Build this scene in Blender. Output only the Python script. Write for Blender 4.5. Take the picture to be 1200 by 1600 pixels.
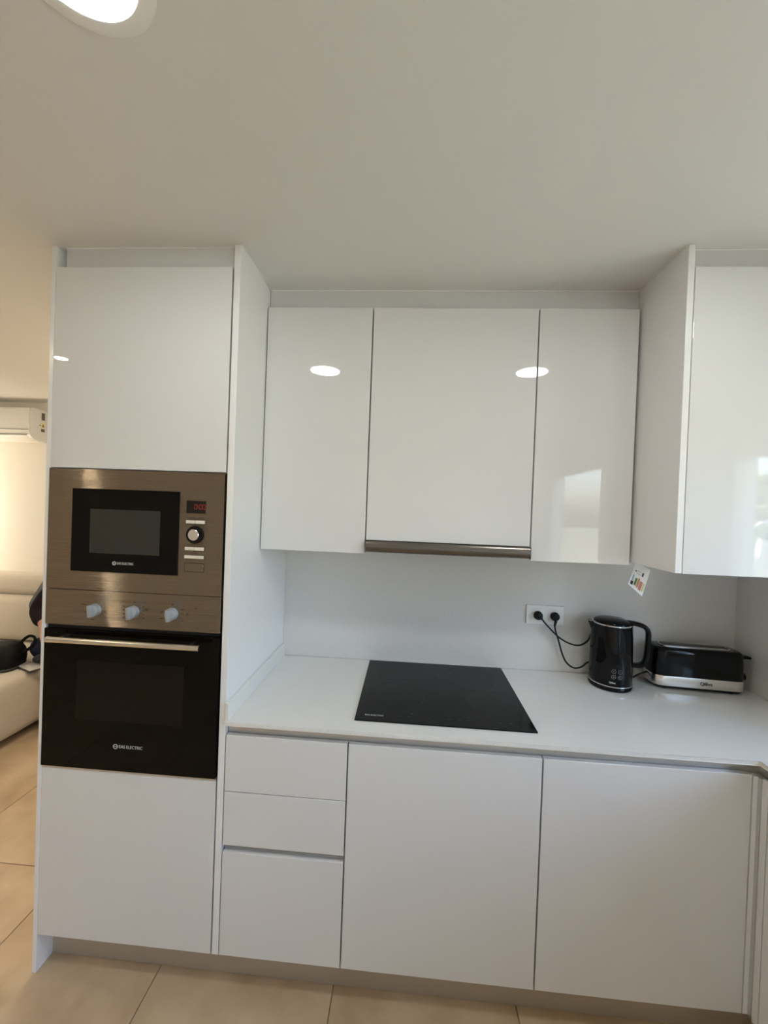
import bpy, bmesh, math, random
from mathutils import Vector, Matrix, Euler
random.seed(7)
S = bpy.context.scene
COL = S.collection
for o in list(bpy.data.objects): bpy.data.objects.remove(o)

# ------------------------------------------------------------------ camera
cam_d = bpy.data.cameras.new('camera'); cam = bpy.data.objects.new('camera', cam_d); COL.objects.link(cam)
cam_d.sensor_fit = 'VERTICAL'; cam_d.sensor_height = 36.0; cam_d.lens = 36.0 * 614.05 / 1600.0
cam_d.clip_start = 0.02
RX, FW, UP = (0.99728247, 0.06375761, 0.03691386), (-0.06344512, 0.99793938, -0.0095768), (-0.03744839, 0.00720877, 0.99927256)
M = Matrix(((RX[0], UP[0], -FW[0], 1.20335), (RX[1], UP[1], -FW[1], -1.80277), (RX[2], UP[2], -FW[2], 1.60283), (0, 0, 0, 1)))
cam.matrix_world = M
S.camera = cam

# ------------------------------------------------------------------ sky, exposure
SKY = 3.2
W = bpy.data.worlds.new('sky'); S.world = W; W.use_nodes = True
nt = W.node_tree; nt.nodes.clear()
sk = nt.nodes.new('ShaderNodeTexSky'); sk.sky_type = 'NISHITA'; sk.sun_disc = False
sk.sun_elevation = math.radians(48); sk.sun_rotation = math.radians(250); sk.altitude = 50; sk.air_density = 0.85; sk.dust_density = 3.6; sk.ozone_density = 0.8
bg = nt.nodes.new('ShaderNodeBackground'); bg.inputs[1].default_value = SKY
ow = nt.nodes.new('ShaderNodeOutputWorld')
nt.links.new(sk.outputs[0], bg.inputs[0]); nt.links.new(bg.outputs[0], ow.inputs[0])
sun_d = bpy.data.lights.new('sun', 'SUN'); sun_d.energy = 13.0; sun_d.angle = math.radians(0.6); sun_d.color = (1, 0.95, 0.86)
sun = bpy.data.objects.new('sun', sun_d); COL.objects.link(sun)
sun.rotation_euler = Euler((math.radians(42), 0, math.radians(-70)))      # shines from the left/behind over the roof: lights only what is outdoors
vs = S.view_settings
vs.view_transform = 'Standard'; vs.look = 'None'; vs.exposure = 0.0; vs.gamma = 1.0; vs.use_curve_mapping = False
S.display_settings.display_device = 'sRGB'
LAMP_K, LAMP_L = 66.0, 54.0        # radiance of the kitchen downlights / of the warm living-room lamps
S.cycles.max_bounces = 10; S.cycles.diffuse_bounces = 6; S.cycles.glossy_bounces = 5; S.cycles.transparent_max_bounces = 10

# ------------------------------------------------------------------ materials
MT = {}
def mat(name, col, rough=0.5, metal=0.0, spec=0.5, noise=None, bump=None, emit=None, sheen=0, coat=0, aniso=None, wave=None):
    """noise=(scale, amount, colour2[, stretch]) mottles the base colour; bump=(scale, strength[, stretch])"""
    m = bpy.data.materials.new(name); m.use_nodes = True
    n = m.node_tree.nodes; l = m.node_tree.links; b = n['Principled BSDF']
    b.inputs['Base Color'].default_value = (*col, 1); b.inputs['Roughness'].default_value = rough
    b.inputs['Metallic'].default_value = metal; b.inputs['Specular IOR Level'].default_value = spec
    if sheen: b.inputs['Sheen Weight'].default_value = sheen
    if coat: b.inputs['Coat Weight'].default_value = coat
    if emit: b.inputs['Emission Color'].default_value = (*emit[0], 1); b.inputs['Emission Strength'].default_value = emit[1]
    tc = n.new('ShaderNodeTexCoord')
    def tex(scale, stretch, detail=4):
        mp = n.new('ShaderNodeMapping'); mp.inputs['Scale'].default_value = stretch or (1, 1, 1)
        t = n.new('ShaderNodeTexNoise'); t.inputs['Scale'].default_value = scale; t.inputs['Detail'].default_value = detail
        l.new(tc.outputs['Object'], mp.inputs[0]); l.new(mp.outputs[0], t.inputs['Vector']); return t
    if noise:
        t = tex(noise[0], noise[3] if len(noise) > 3 else None)
        r = n.new('ShaderNodeValToRGB'); r.color_ramp.elements[0].position = 0.5 - 0.5 * noise[1]; r.color_ramp.elements[1].position = 0.5 + 0.5 * noise[1]
        r.color_ramp.elements[0].color = (*col, 1); r.color_ramp.elements[1].color = (*noise[2], 1)
        l.new(t.outputs['Fac'], r.inputs[0]); l.new(r.outputs[0], b.inputs['Base Color'])
    if bump:
        t = tex(bump[0], bump[2] if len(bump) > 2 else None)
        bp = n.new('ShaderNodeBump'); bp.inputs['Strength'].default_value = bump[1]; bp.inputs['Distance'].default_value = 0.002
        l.new(t.outputs['Fac'], bp.inputs['Height']); l.new(bp.outputs[0], b.inputs['Normal'])
    if aniso:
        b.inputs['Anisotropic'].default_value = aniso[0]
        c = n.new('ShaderNodeCombineXYZ')
        for i in range(3): c.inputs[i].default_value = aniso[1][i]
        l.new(c.outputs[0], b.inputs['Tangent'])
    MT[name] = m
    return m
mat('ceiling_paint', (0.745, 0.73, 0.70), 0.9, spec=0.2, bump=(180, 0.08))
mat('wall_paint', (0.80, 0.79, 0.76), 0.85, spec=0.25, bump=(160, 0.08))
mat('cream_paint', (0.84, 0.80, 0.72), 0.85, spec=0.25, bump=(160, 0.08))
mat('gloss_white', (0.735, 0.73, 0.725), 0.015, spec=0.5)
mat('satin_white', (0.84, 0.83, 0.83), 0.2, spec=0.45)
mat('carcass', (0.62, 0.61, 0.60), 0.5)
mat('filler_white', (0.68, 0.67, 0.67), 0.35)
mat('bead', (0.86, 0.85, 0.83), 0.6)
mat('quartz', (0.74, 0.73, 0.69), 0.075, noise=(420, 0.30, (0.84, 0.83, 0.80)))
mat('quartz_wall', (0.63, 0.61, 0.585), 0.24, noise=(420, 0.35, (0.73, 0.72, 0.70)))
mat('aluminium', (0.66, 0.66, 0.66), 0.28, 1.0, bump=(300, 0.05, (0.05, 1, 1)))
mat('plinth_grey', (0.50, 0.43, 0.35), 0.38, 0.35, bump=(300, 0.05, (0.05, 1, 1)))
m = mat('brushed_steel', (0.29, 0.255, 0.22), 0.11, 1.0)
# horizontal brush grooves tilt the normal up and down, so lamps smear into upright streaks
n, l = m.node_tree.nodes, m.node_tree.links
tcn = [x for x in n if x.type == 'TEX_COORD'][0]
mp = n.new('ShaderNodeMapping'); mp.inputs['Scale'].default_value = (8, 8, 24000); tn = n.new('ShaderNodeTexNoise'); tn.inputs['Scale'].default_value = 1.0; tn.inputs['Detail'].default_value = 0
mm_ = n.new('ShaderNodeMath'); mm_.operation = 'MULTIPLY_ADD'; mm_.inputs[1].default_value = 3.4; mm_.inputs[2].default_value = -1.7
cz = n.new('ShaderNodeCombineXYZ'); ge = n.new('ShaderNodeNewGeometry'); av = n.new('ShaderNodeVectorMath'); nv = n.new('ShaderNodeVectorMath'); nv.operation = 'NORMALIZE'
l.new(tcn.outputs['Object'], mp.inputs[0]); l.new(mp.outputs[0], tn.inputs['Vector']); l.new(tn.outputs['Fac'], mm_.inputs[0]); l.new(mm_.outputs[0], cz.inputs[2])
l.new(ge.outputs['Normal'], av.inputs[0]); l.new(cz.outputs[0], av.inputs[1]); l.new(av.outputs[0], nv.inputs[0]); l.new(nv.outputs[0], n['Principled BSDF'].inputs['Normal'])
mat('polished_steel', (0.78, 0.76, 0.72), 0.2, 1.0)
mat('hood_steel', (0.20, 0.18, 0.16), 0.25, 1.0, bump=(500, 0.03, (0.03, 1, 1)))
mat('black_glass', (0.003, 0.0025, 0.002), 0.03, spec=0.16)
mat('window_glass_dark', (0.035, 0.033, 0.030), 0.05, spec=0.2, noise=(900, 0.3, (0.05, 0.046, 0.04)))
mat('oven_window', (0.010, 0.008, 0.006), 0.04, spec=0.16)
mat('hob_glass', (0.008, 0.008, 0.008), 0.09, spec=0.2)
mat('hob_print', (0.030, 0.030, 0.030), 0.4, spec=0.2)
mat('dark_void', (0.015, 0.015, 0.015), 0.7)
mat('knob_grey', (0.42, 0.45, 0.48), 0.3, 0.4)
mat('button_cream', (0.80, 0.75, 0.63), 0.35)
mat('print_dark', (0.06, 0.045, 0.035), 0.6)
mat('print_light', (0.55, 0.54, 0.52), 0.5)
mat('print_dim', (0.22, 0.22, 0.22), 0.5)
mat('print_black', (0.02, 0.02, 0.025), 0.5)
mat('led_red', (0.05, 0.0, 0.0), 0.4, emit=((0.8, 0.03, 0.02), 0.35))
mat('display_black', (0.006, 0.005, 0.005), 0.12)
mat('black_plastic', (0.004, 0.004, 0.004), 0.04, spec=0.22)
mat('black_matte', (0.010, 0.010, 0.010), 0.5, spec=0.25)
mat('chrome', (0.82, 0.82, 0.82), 0.12, 1.0)
mat('toaster_steel', (0.72, 0.70, 0.67), 0.27, 1.0, bump=(500, 0.04, (0.03, 1, 1)))
mat('socket_white', (0.82, 0.82, 0.81), 0.25)
mat('paper', (0.86, 0.86, 0.85), 0.7)
mat('tag_green', (0.10, 0.22, 0.06), 0.7); mat('tag_orange', (0.62, 0.30, 0.14), 0.7); mat('tag_blue', (0.30, 0.42, 0.60), 0.7); mat('tag_yellow', (0.7, 0.6, 0.2), 0.7); mat('tag_red', (0.62, 0.22, 0.18), 0.7)
mat('ac_white', (0.82, 0.80, 0.76), 0.35); mat('ac_side', (0.66, 0.66, 0.66), 0.4); mat('ac_line', (0.20, 0.18, 0.14), 0.6)
mat('sticker_dark', (0.10, 0.09, 0.07), 0.6); mat('sticker_yellow', (0.75, 0.66, 0.30), 0.6)
mat('sofa_fabric', (0.56, 0.50, 0.41), 0.95, spec=0.1, noise=(260, 0.5, (0.48, 0.42, 0.34)), bump=(220, 0.6), sheen=0.3)
mat('grout', (0.24, 0.18, 0.13), 0.9)
mat('jacket_grey', (0.13, 0.135, 0.14), 0.9, spec=0.1, bump=(35, 0.8, (1, 1, 4)))
mat('shirt_black', (0.018, 0.012, 0.014), 0.9, spec=0.1); mat('jeans_navy', (0.02, 0.026, 0.05), 0.9, spec=0.1)
mat('skin_tone', (0.42, 0.22, 0.15), 0.55); mat('hair_dark', (0.03, 0.02, 0.015), 0.6); mat('sock_dark', (0.03, 0.03, 0.035), 0.9)
mat('eye_white', (0.8, 0.78, 0.75), 0.3); mat('lip', (0.35, 0.13, 0.11), 0.5)
mat('bag_black', (0.005, 0.0045, 0.0045), 0.6, spec=0.15, bump=(60, 0.3)); mat('bag_base', (0.05, 0.047, 0.042), 0.7, spec=0.2)
mat('laptop_shell', (0.60, 0.57, 0.56), 0.35, 0.3); mat('laptop_edge', (0.05, 0.045, 0.045), 0.5)
mat('pvc_white', (0.80, 0.80, 0.79), 0.3); mat('lamp_ring', (0.85, 0.84, 0.80), 0.4)
mat('lamp_white', (0.9, 0.9, 0.9), 0.5, emit=((0.97, 1.0, 0.99), LAMP_K))
mat('lamp_warm', (0.9, 0.85, 0.75), 0.5, emit=((1.0, 0.87, 0.68), LAMP_L))
mat('lamp_shade', (0.85, 0.78, 0.66), 0.8, emit=((1.0, 0.90, 0.73), 13.0))
mat('lamp_bulb', (0.9, 0.9, 0.85), 0.5, emit=((1.0, 0.90, 0.73), 110.0))
mat('lamp_spot_small', (0.9, 0.85, 0.75), 0.5, emit=((1.0, 0.84, 0.58), 260.0))
mat('lamp_fill', (0.9, 0.85, 0.75), 0.5, emit=((1.0, 0.89, 0.72), 140.0))  # glow of the two added fill downlights over the living room
mat('stucco', (0.80, 0.78, 0.74), 0.9); mat('roof_tile', (0.50, 0.24, 0.14), 0.8); mat('ext_glass', (0.05, 0.07, 0.09), 0.1)
mat('leaf', (0.06, 0.11, 0.04), 0.8, noise=(3, 0.5, (0.11, 0.17, 0.06))); mat('bark', (0.12, 0.08, 0.05), 0.9)
mat('terrain', (0.30, 0.29, 0.24), 0.95, noise=(0.15, 0.5, (0.20, 0.24, 0.14)))
# floor tile: beige stoneware with soft clouds, each tile a little different
m = mat('tile', (0.42, 0.30, 0.185), 0.36, spec=0.4, noise=(5.5, 0.50, (0.63, 0.49, 0.34)), bump=(90, 0.05))
n, l = m.node_tree.nodes, m.node_tree.links
oi = n.new('ShaderNodeObjectInfo'); ad = n.new('ShaderNodeVectorMath'); ad.operation = 'MULTIPLY_ADD'
ad.inputs[1].default_value = (40, 23, 11)
tcn = [x for x in n if x.type == 'TEX_COORD'][0]
l.new(oi.outputs['Random'], ad.inputs[0]); l.new(tcn.outputs['Object'], ad.inputs[2])
for mp in [x for x in n if x.type == 'MAPPING']: l.new(ad.outputs[0], mp.inputs[0])
# window pane: clear with a weak mirror coat
m = bpy.data.materials.new('pane_glass'); m.use_nodes = True; n, l = m.node_tree.nodes, m.node_tree.links; n.clear()
tr = n.new('ShaderNodeBsdfTransparent'); gl = n.new('ShaderNodeBsdfGlossy'); gl.inputs['Roughness'].default_value = 0.02
lw = n.new('ShaderNodeLayerWeight'); lw.inputs[0].default_value = 0.5; pw = n.new('ShaderNodeMath'); pw.operation = 'POWER'; pw.inputs[1].default_value = 5.0
fr = n.new('ShaderNodeMath'); fr.operation = 'MULTIPLY_ADD'; fr.inputs[1].default_value = 0.95; fr.inputs[2].default_value = 0.05      # Schlick reflectance of a clear pane
l.new(lw.outputs['Facing'], pw.inputs[0]); l.new(pw.outputs[0], fr.inputs[0]); mx = n.new('ShaderNodeMixShader'); mo = n.new('ShaderNodeOutputMaterial')
tr.inputs[0].default_value = (0.96, 0.96, 0.95, 1)
l.new(fr.outputs[0], mx.inputs[0]); l.new(tr.outputs[0], mx.inputs[1]); l.new(gl.outputs[0], mx.inputs[2]); l.new(mx.outputs[0], mo.inputs[0])
MT['pane_glass'] = m

# ------------------------------------------------------------------ helpers
def link(name, me, material, parent=None, smooth=False):
    o = bpy.data.objects.new(name, me); COL.objects.link(o)
    if material: me.materials.append(MT[material])
    if smooth:
        for p in me.polygons: p.use_smooth = True
    if parent is not None:
        o.parent = parent
        if parent.type == 'EMPTY': o.matrix_parent_inverse = Matrix.Translation(parent.location).inverted()
    return o
def finish(name, bm, material, parent=None, smooth=False):
    bmesh.ops.recalc_face_normals(bm, faces=bm.faces[:])
    me = bpy.data.meshes.new(name); bm.to_mesh(me); bm.free()
    o = link(name, me, material, parent, smooth)
    if smooth: me.set_sharp_from_angle(angle=math.radians(38))
    return o
def boxin(bm, x0, x1, y0, y1, z0, z1, bev=0.0, seg=2, rot=None):
    r = bmesh.ops.create_cube(bm, size=1.0)
    vs_ = r['verts']
    for v in vs_:
        v.co = Vector(((x0 + x1) / 2 + v.co.x * (x1 - x0), (y0 + y1) / 2 + v.co.y * (y1 - y0), (z0 + z1) / 2 + v.co.z * (z1 - z0)))
    if bev:
        es = list({e for v in vs_ for e in v.link_edges})
        bmesh.ops.bevel(bm, geom=es, offset=bev, segments=seg, profile=0.5, affect='EDGES')
def box(name, x0, x1, y0, y1, z0, z1, material, parent=None, bev=0.0, seg=2):
    bm = bmesh.new(); boxin(bm, x0, x1, y0, y1, z0, z1, bev, seg)
    return finish(name, bm, material, parent, smooth=bev > 0.004)
def lathe_bm(profile, n=48, bm=None):
    """profile: [(r, z)], turned about Z"""
    bm = bm or bmesh.new(); rings = []
    for r, z in profile:
        if r < 1e-6: rings.append([bm.verts.new((0, 0, z))])
        else: rings.append([bm.verts.new((r * math.cos(2 * math.pi * k / n), r * math.sin(2 * math.pi * k / n), z)) for k in range(n)])
    for a, b in zip(rings, rings[1:]):
        for k in range(n):
            k2 = (k + 1) % n
            if len(a) == 1 and len(b) == 1: continue
            if len(a) == 1: bm.faces.new((a[0], b[k2], b[k]))
            elif len(b) == 1: bm.faces.new((a[k], a[k2], b[0]))
            else: bm.faces.new((a[k], a[k2], b[k2], b[k]))
    return bm
def place(bm, mtx):
    bmesh.ops.transform(bm, matrix=mtx, verts=bm.verts[:]); return bm
def lathe(name, profile, mtx, material, parent=None, n=48):
    return finish(name, place(lathe_bm(profile, n), mtx), material, parent, True)
def sweep_bm(pts, ra, rb, binormal=None, n=10, bm=None, power=1.0):
    """tube along pts; ra in the plane of the path, rb along the binormal; ra, rb may be lists"""
    bm = bm or bmesh.new(); P = [Vector(p) for p in pts]; rings = []; prev = None
    for i, p in enumerate(P):
        t = (P[min(i + 1, len(P) - 1)] - P[max(i - 1, 0)]).normalized()
        if binormal: b = Vector(binormal); b = (b - t * b.dot(t)).normalized()
        else:
            b = prev if prev else (Vector((0, 0, 1)) if abs(t.z) < 0.9 else Vector((1, 0, 0)))
            b = (b - t * b.dot(t)).normalized(); prev = b
        a = t.cross(b)
        A = ra[i] if isinstance(ra, (list, tuple)) else ra; B = rb[i] if isinstance(rb, (list, tuple)) else rb
        ring = []
        for k in range(n):
            c, s = math.cos(2 * math.pi * k / n), math.sin(2 * math.pi * k / n)
            c = math.copysign(abs(c) ** power, c); s = math.copysign(abs(s) ** power, s)
            ring.append(bm.verts.new(p + a * A * c + b * B * s))
        rings.append(ring)
    for r0, r1 in zip(rings, rings[1:]):
        for k in range(n): bm.faces.new((r0[k], r0[(k + 1) % n], r1[(k + 1) % n], r1[k]))
    bm.faces.new(rings[0][::-1]); bm.faces.new(rings[-1])
    return bm
def sweep(name, pts, ra, rb, material, parent=None, binormal=None, n=10, power=1.0):
    return finish(name, sweep_bm(pts, ra, rb, binormal, n, None, power), material, parent, True)
def spline(pts, per=8):
    P = [Vector(p) for p in pts]; P = [P[0] * 2 - P[1]] + P + [P[-1] * 2 - P[-2]]; out = []
    for i in range(1, len(P) - 2):
        for k in range(per):
            t = k / per; a, b, c, d = P[i - 1], P[i], P[i + 1], P[i + 2]
            out.append(0.5 * (2 * b + (c - a) * t + (2 * a - 5 * b + 4 * c - d) * t * t + (3 * b - a - 3 * c + d) * t ** 3))
    return out + [P[-2]]
def prism_bm(poly, z0, z1, bm=None):
    bm = bm or bmesh.new()
    lo = [bm.verts.new((x, y, z0)) for x, y in poly]; hi = [bm.verts.new((x, y, z1)) for x, y in poly]
    k = len(poly)
    for i in range(k): bm.faces.new((lo[i], lo[(i + 1) % k], hi[(i + 1) % k], hi[i]))
    bm.faces.new(lo[::-1]); bm.faces.new(hi)
    return bm
def loft_bm(rings, cap=True, bm=None):
    bm = bm or bmesh.new(); V = [[bm.verts.new(p) for p in r] for r in rings]; k = len(V[0])
    for a, b in zip(V, V[1:]):
        for i in range(k): bm.faces.new((a[i], a[(i + 1) % k], b[(i + 1) % k], b[i]))
    if cap: bm.faces.new(V[0][::-1]); bm.faces.new(V[-1])
    return bm
FACE_FRONT = Matrix.Rotation(math.pi / 2, 4, 'X')      # +Z of a shape turns to -Y (towards the room)
def text(name, s, size, mtx, material, parent, depth=0.0004, bold=0.0, shear=0.0, squeeze=1.0):
    c = bpy.data.curves.new(name, 'FONT'); c.body = s; c.size = size; c.align_x = 'CENTER'; c.align_y = 'CENTER'
    c.extrude = depth; c.offset = bold; c.shear = shear; c.resolution_u = 3
    o = bpy.data.objects.new('tmp', c); COL.objects.link(o)
    dg = bpy.context.evaluated_depsgraph_get()
    me = bpy.data.meshes.new_from_object(o.evaluated_get(dg)); bpy.data.objects.remove(o); me.name = name
    me.transform(mtx @ Matrix.Scale(squeeze, 4, (1, 0, 0)))
    me.materials.clear()
    return link(name, me, material, parent)
def thing(name, label, cat, loc=(0, 0, 0), group=None):
    o = bpy.data.objects.new(name, None); COL.objects.link(o); o.empty_display_size = 0.05
    o.location = loc
    return tag(o, label, cat, group)
def tag(o, label, cat, group=None):
    o['label'] = label; o['category'] = cat
    if group: o['group'] = group
    return o
def struct(o, label=None, cat=None):
    o['kind'] = 'structure'
    if label: o['label'] = label
    if cat: o['category'] = cat
    return o
def boxes(name, specs, material, parent=None, bev=0.0):
    bm = bmesh.new()
    for s in specs: boxin(bm, *s, bev=bev)
    return finish(name, bm, material, parent, bev > 0.004)
def T(x, y, z): return Matrix.Translation((x, y, z))

# ------------------------------------------------------------------ the room
H = 2.43; YF = -0.572
XL, XR, YN, YW = -4.2, 2.87, -4.4, 1.5     # left wall, right wall, wall behind the camera, living-room wall
slab = struct(box('floor', XL, XR + 0.2, YN, YW, -0.16, -0.004, 'grout'), 'beige stoneware floor laid in large square tiles', 'floor')
tile_bm = bmesh.new(); boxin(tile_bm, -0.2985, 0.2985, -0.5985, 0.5985, -0.010, 0.0, 0.0012, 1)
tile_me = bpy.data.meshes.new('tile'); tile_bm.to_mesh(tile_me); tile_bm.free(); tile_me.materials.append(MT['tile'])
for i in range(-8, 5):
    for j in range(-3, 3):
        cx, cy = 0.41 + 0.6 * i - 0.3, -0.213 + 1.2 * j - 0.6
        if cx - 0.3 < XL - 0.25 or cx > XR or cy + 0.6 < YN or cy - 0.6 > YW: continue
        t = bpy.data.objects.new('tile', tile_me); COL.objects.link(t); t.location = (cx, cy, 0); t.parent = slab
struct(box('ceiling', XL - 0.1, XR + 0.25, YN - 0.1, YW + 0.1, H, H + 0.2, 'ceiling_paint'), 'plain white painted ceiling', 'ceiling')
struct(box('wall_back', 0.0, 2.65, 0.012, 0.14, 0, H, 'wall_paint'), 'white wall behind the kitchen cabinets', 'wall')
struct(box('wall_pillar', 2.65, XR + 0.2, -0.60, 0.14, 0, H, 'wall_paint'), 'white wall block in the corner of the kitchen', 'wall')
W1 = (-1.56, -0.68, 1.06, 1.99); W2 = (-3.75, -2.42, 0.0, 2.10)       # y0, y1, z0, z1 of the openings
struct(boxes('wall_right', [(XR, XR + 0.2, W1[1], -0.60, 0, H), (XR, XR + 0.2, W1[0], W1[1], 0, W1[2]), (XR, XR + 0.2, W1[0], W1[1], W1[3], H),
    (XR, XR + 0.2, W2[1], W1[0], 0, H), (XR, XR + 0.2, W2[0], W2[1], W2[3], H), (XR, XR + 0.2, YN, W2[0], 0, H)], 'wall_paint'), 'white window wall beside the kitchen', 'wall')
struct(box('wall_front', XL, XR + 0.2, YN - 0.1, YN, 0, H, 'wall_paint'), 'white wall across the room from the kitchen', 'wall')
struct(box('wall_left', XL - 0.1, XL, YN - 0.1, YW + 0.1, 0, H, 'wall_paint'), 'white side wall of the living room', 'wall')
struct(box('wall_living', XL, 0.12, YW, YW + 0.1, 0, H, 'cream_paint'), 'cream wall behind the sofa', 'wall')
struct(box('wall_partition', 0.0, 0.12, 0.14, YW, 0, H, 'cream_paint'), 'cream partition wall beside the sofa', 'wall')
def window(name, y0, y1, z0, z1, leaves, label, rail=None):
    f = 0.028; x0, x1 = XR + 0.05, XR + 0.11
    w = bpy.data.objects.new(name, None); COL.objects.link(w); w.location = (x0, (y0 + y1) / 2, z0); struct(w, label, 'window')
    boxes('window_frame', [(x0, x1, y0, y0 + f, z0, z1), (x0, x1, y1 - f, y1, z0, z1), (x0, x1, y0 + f, y1 - f, z0, z0 + f), (x0, x1, y0 + f, y1 - f, z1 - f, z1)], 'pvc_white', w)
    L = (y1 - y0 - 2 * f) / leaves; g = 0.034
    for k in range(leaves):
        a, b = y0 + f + k * L, y0 + f + (k + 1) * L
        s = boxes('sash', [(x0 - 0.015, x1 - 0.01, a, a + g, z0 + f, z1 - f), (x0 - 0.015, x1 - 0.01, b - g, b, z0 + f, z1 - f), (x0 - 0.015, x1 - 0.01, a + g, b - g, z0 + f, z0 + f + g), (x0 - 0.015, x1 - 0.01, a + g, b - g, z1 - f - g, z1 - f)], 'pvc_white', w)
        box('pane', x0 + 0.02, x0 + 0.026, a + g, b - g, z0 + f + g, z1 - f - g, 'pane_glass', s)
    if z0 > 0.5: box('window_sill', XR - 0.02, x0, y0 - 0.02, y1 + 0.02, z0 - 0.025, z0, 'quartz', w)
    pd = bpy.data.lights.new(name + '_portal', 'AREA'); pd.shape = 'RECTANGLE'; pd.size = z1 - z0; pd.size_y = y1 - y0; pd.cycles.is_portal = True
    po = bpy.data.objects.new(name + '_portal', pd); COL.objects.link(po); po.location = (XR + 0.19, (y0 + y1) / 2, (z0 + z1) / 2); po.rotation_euler = (0, math.pi / 2, 0)
window('window_1', *W1, 1, 'white framed window over the side worktop')
window('window_2', *W2, 1, 'white framed glazed balcony door')

# outdoors, seen through the windows and mirrored in the cabinet doors
struct(box('terrain', XR + 0.6, 260, -260, 120, -6.4, -6.0, 'terrain'), 'dry ground outside the windows', 'ground')
h = thing('house', 'white house with a tiled roof, far outside the kitchen window', 'house', (84, -98, -6))
box('wall', 78, 90, -104, -90, -6, 3.4, 'stucco', h)
loft = [(77.4, -104.6, 3.4), (90.6, -104.6, 3.4), (84, -104.6, 5.6)]
finish('roof', loft_bm([[Vector(p) for p in loft], [Vector((x, -89.4, z)) for x, _, z in loft]]), 'roof_tile', h)
for y in (-102.5, -99.0, -95.5, -92.3):
    for z in (-4.0, -1.0, 1.4): box('window', 77.95, 78.05, y, y + 1.2, z, z + 1.4, 'ext_glass', h)
for x in (80, 83.5, 87): box('window', x, x + 1.2, -90.05, -89.95, 1.4, 2.8, 'ext_glass', h)
def tree(x, y, ht, label):
    t = thing('tree', label, 'tree', (x, y, -6))
    sweep('trunk', [(x, y, -6), (x + 0.1, y, -3), (x, y + 0.1, -6 + ht * 0.7)], [0.25, 0.2, 0.08], [0.25, 0.2, 0.08], 'bark', t)
    bm = bmesh.new(); rg = random.Random(int(x * 7 + y))
    for k in range(70):
        u, v = rg.random() * 6.283, rg.uniform(-1, 1); r = rg.random() ** 0.4 * ht * 0.27
        c = Vector((x + r * math.cos(u) * math.sqrt(1 - v * v), y + r * math.sin(u) * math.sqrt(1 - v * v), -6 + ht * 0.68 + v * r * 1.1))
        bmesh.ops.create_icosphere(bm, subdivisions=1, radius=rg.uniform(0.25, 0.6), matrix=Matrix.Translation(c) @ Matrix.Rotation(rg.random() * 3, 4, 'X'))
    finish('crown', bm, 'leaf', t)
tree(30.5, -33.0, 12.5, 'leafy green tree outside the kitchen window, the nearer one')
tree(58, -60, 11, 'leafy green tree outside the kitchen window, farther off by the house')

# ------------------------------------------------------------------ plinth, worktop, backsplash, rails
bm = bmesh.new(); boxin(bm, 0.0125, 2.325, -0.51, -0.492, 0.001, 0.1295); boxin(bm, 2.325, 2.343, -2.38, -0.51 + 0.018, 0.001, 0.1295)
tag(finish('plinth', bm, 'plinth_grey'), 'long grey plinth board between the floor and the cabinet fronts', 'plinth')
bm = prism_bm([(0.6375, -0.582), (2.2645, -0.582), (2.2645, -2.40), (2.868, -2.40), (2.868, -0.602), (2.648, -0.602), (2.648, -0.0005), (0.6375, -0.0005)], 0.885, 0.9)
bmesh.ops.bevel(bm, geom=[e for e in bm.edges if abs(e.verts[0].co.z - e.verts[1].co.z) < 1e-6], offset=0.0015, segments=2, affect='EDGES')
wt = tag(finish('worktop', bm, 'quartz'), 'pale speckled stone worktop carrying the hob, kettle and toaster', 'worktop')
box('upstand', 0.6375, 0.6495, -0.580, -0.001, 0.9, 0.958, 'quartz', wt, 0.001)
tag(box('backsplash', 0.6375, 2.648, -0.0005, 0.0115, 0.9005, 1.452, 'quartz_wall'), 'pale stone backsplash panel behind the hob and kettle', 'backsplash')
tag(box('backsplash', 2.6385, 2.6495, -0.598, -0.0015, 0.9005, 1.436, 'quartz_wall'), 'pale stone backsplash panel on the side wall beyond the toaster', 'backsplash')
bm = bmesh.new(); boxin(bm, 0.640, 2.3045, -0.552, -0.535, 0.843, 0.8845); boxin(bm, 2.2875, 2.3045, -2.38, -0.552, 0.843, 0.8845)
tag(finish('grip_rail', bm, 'aluminium'), 'brushed aluminium grip rail recessed under the worktop edge', 'rail')

# ------------------------------------------------------------------ cabinets
def door(name, x0, x1, z0, z1, yf, parent, material='gloss_white', t=0.019):
    return box(name, x0, x1, yf, yf + t, z0, z1, material, parent, 0.0012, 2)
tc_ = thing('tall_cabinet', 'tall white gloss cabinet housing the microwave and the oven', 'cabinet', (0.31, -0.29, 0))
box('side_panel', -0.0035, 0.0115, YF, 0.010, 0.0, H - 0.001, 'satin_white', tc_, 0.001)
# the inner side panel, notched where the worktop upstand runs
box('side_panel', 0.6160, 0.637, YF, 0.010, 0.131, H - 0.001, 'satin_white', tc_, 0.001)
box('top_filler', 0.034, 0.6155, -0.556, -0.538, 2.352, H - 0.001, 'filler_white', tc_)
box('top_filler', 0.0118, 0.034, -0.530, -0.512, 2.352, H - 0.001, 'filler_white', tc_)
door('upper_door', 0.0130, 0.6105, 1.6985, 2.3585, YF, tc_)
door('lower_door', 0.0130, 0.6105, 0.1310, 0.6985, YF, tc_)
for z in (0.145, 0.690, 1.288, 1.704, 2.33): box('shelf', 0.0118, 0.6158, -0.545, 0.008, z - 0.008, z + 0.008 if z not in (0.690, 1.704) else z + 0.006, 'carcass', tc_)
box('back_panel', 0.0118, 0.6158, 0.002, 0.010, 0.15, 2.34, 'carcass', tc_)

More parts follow.
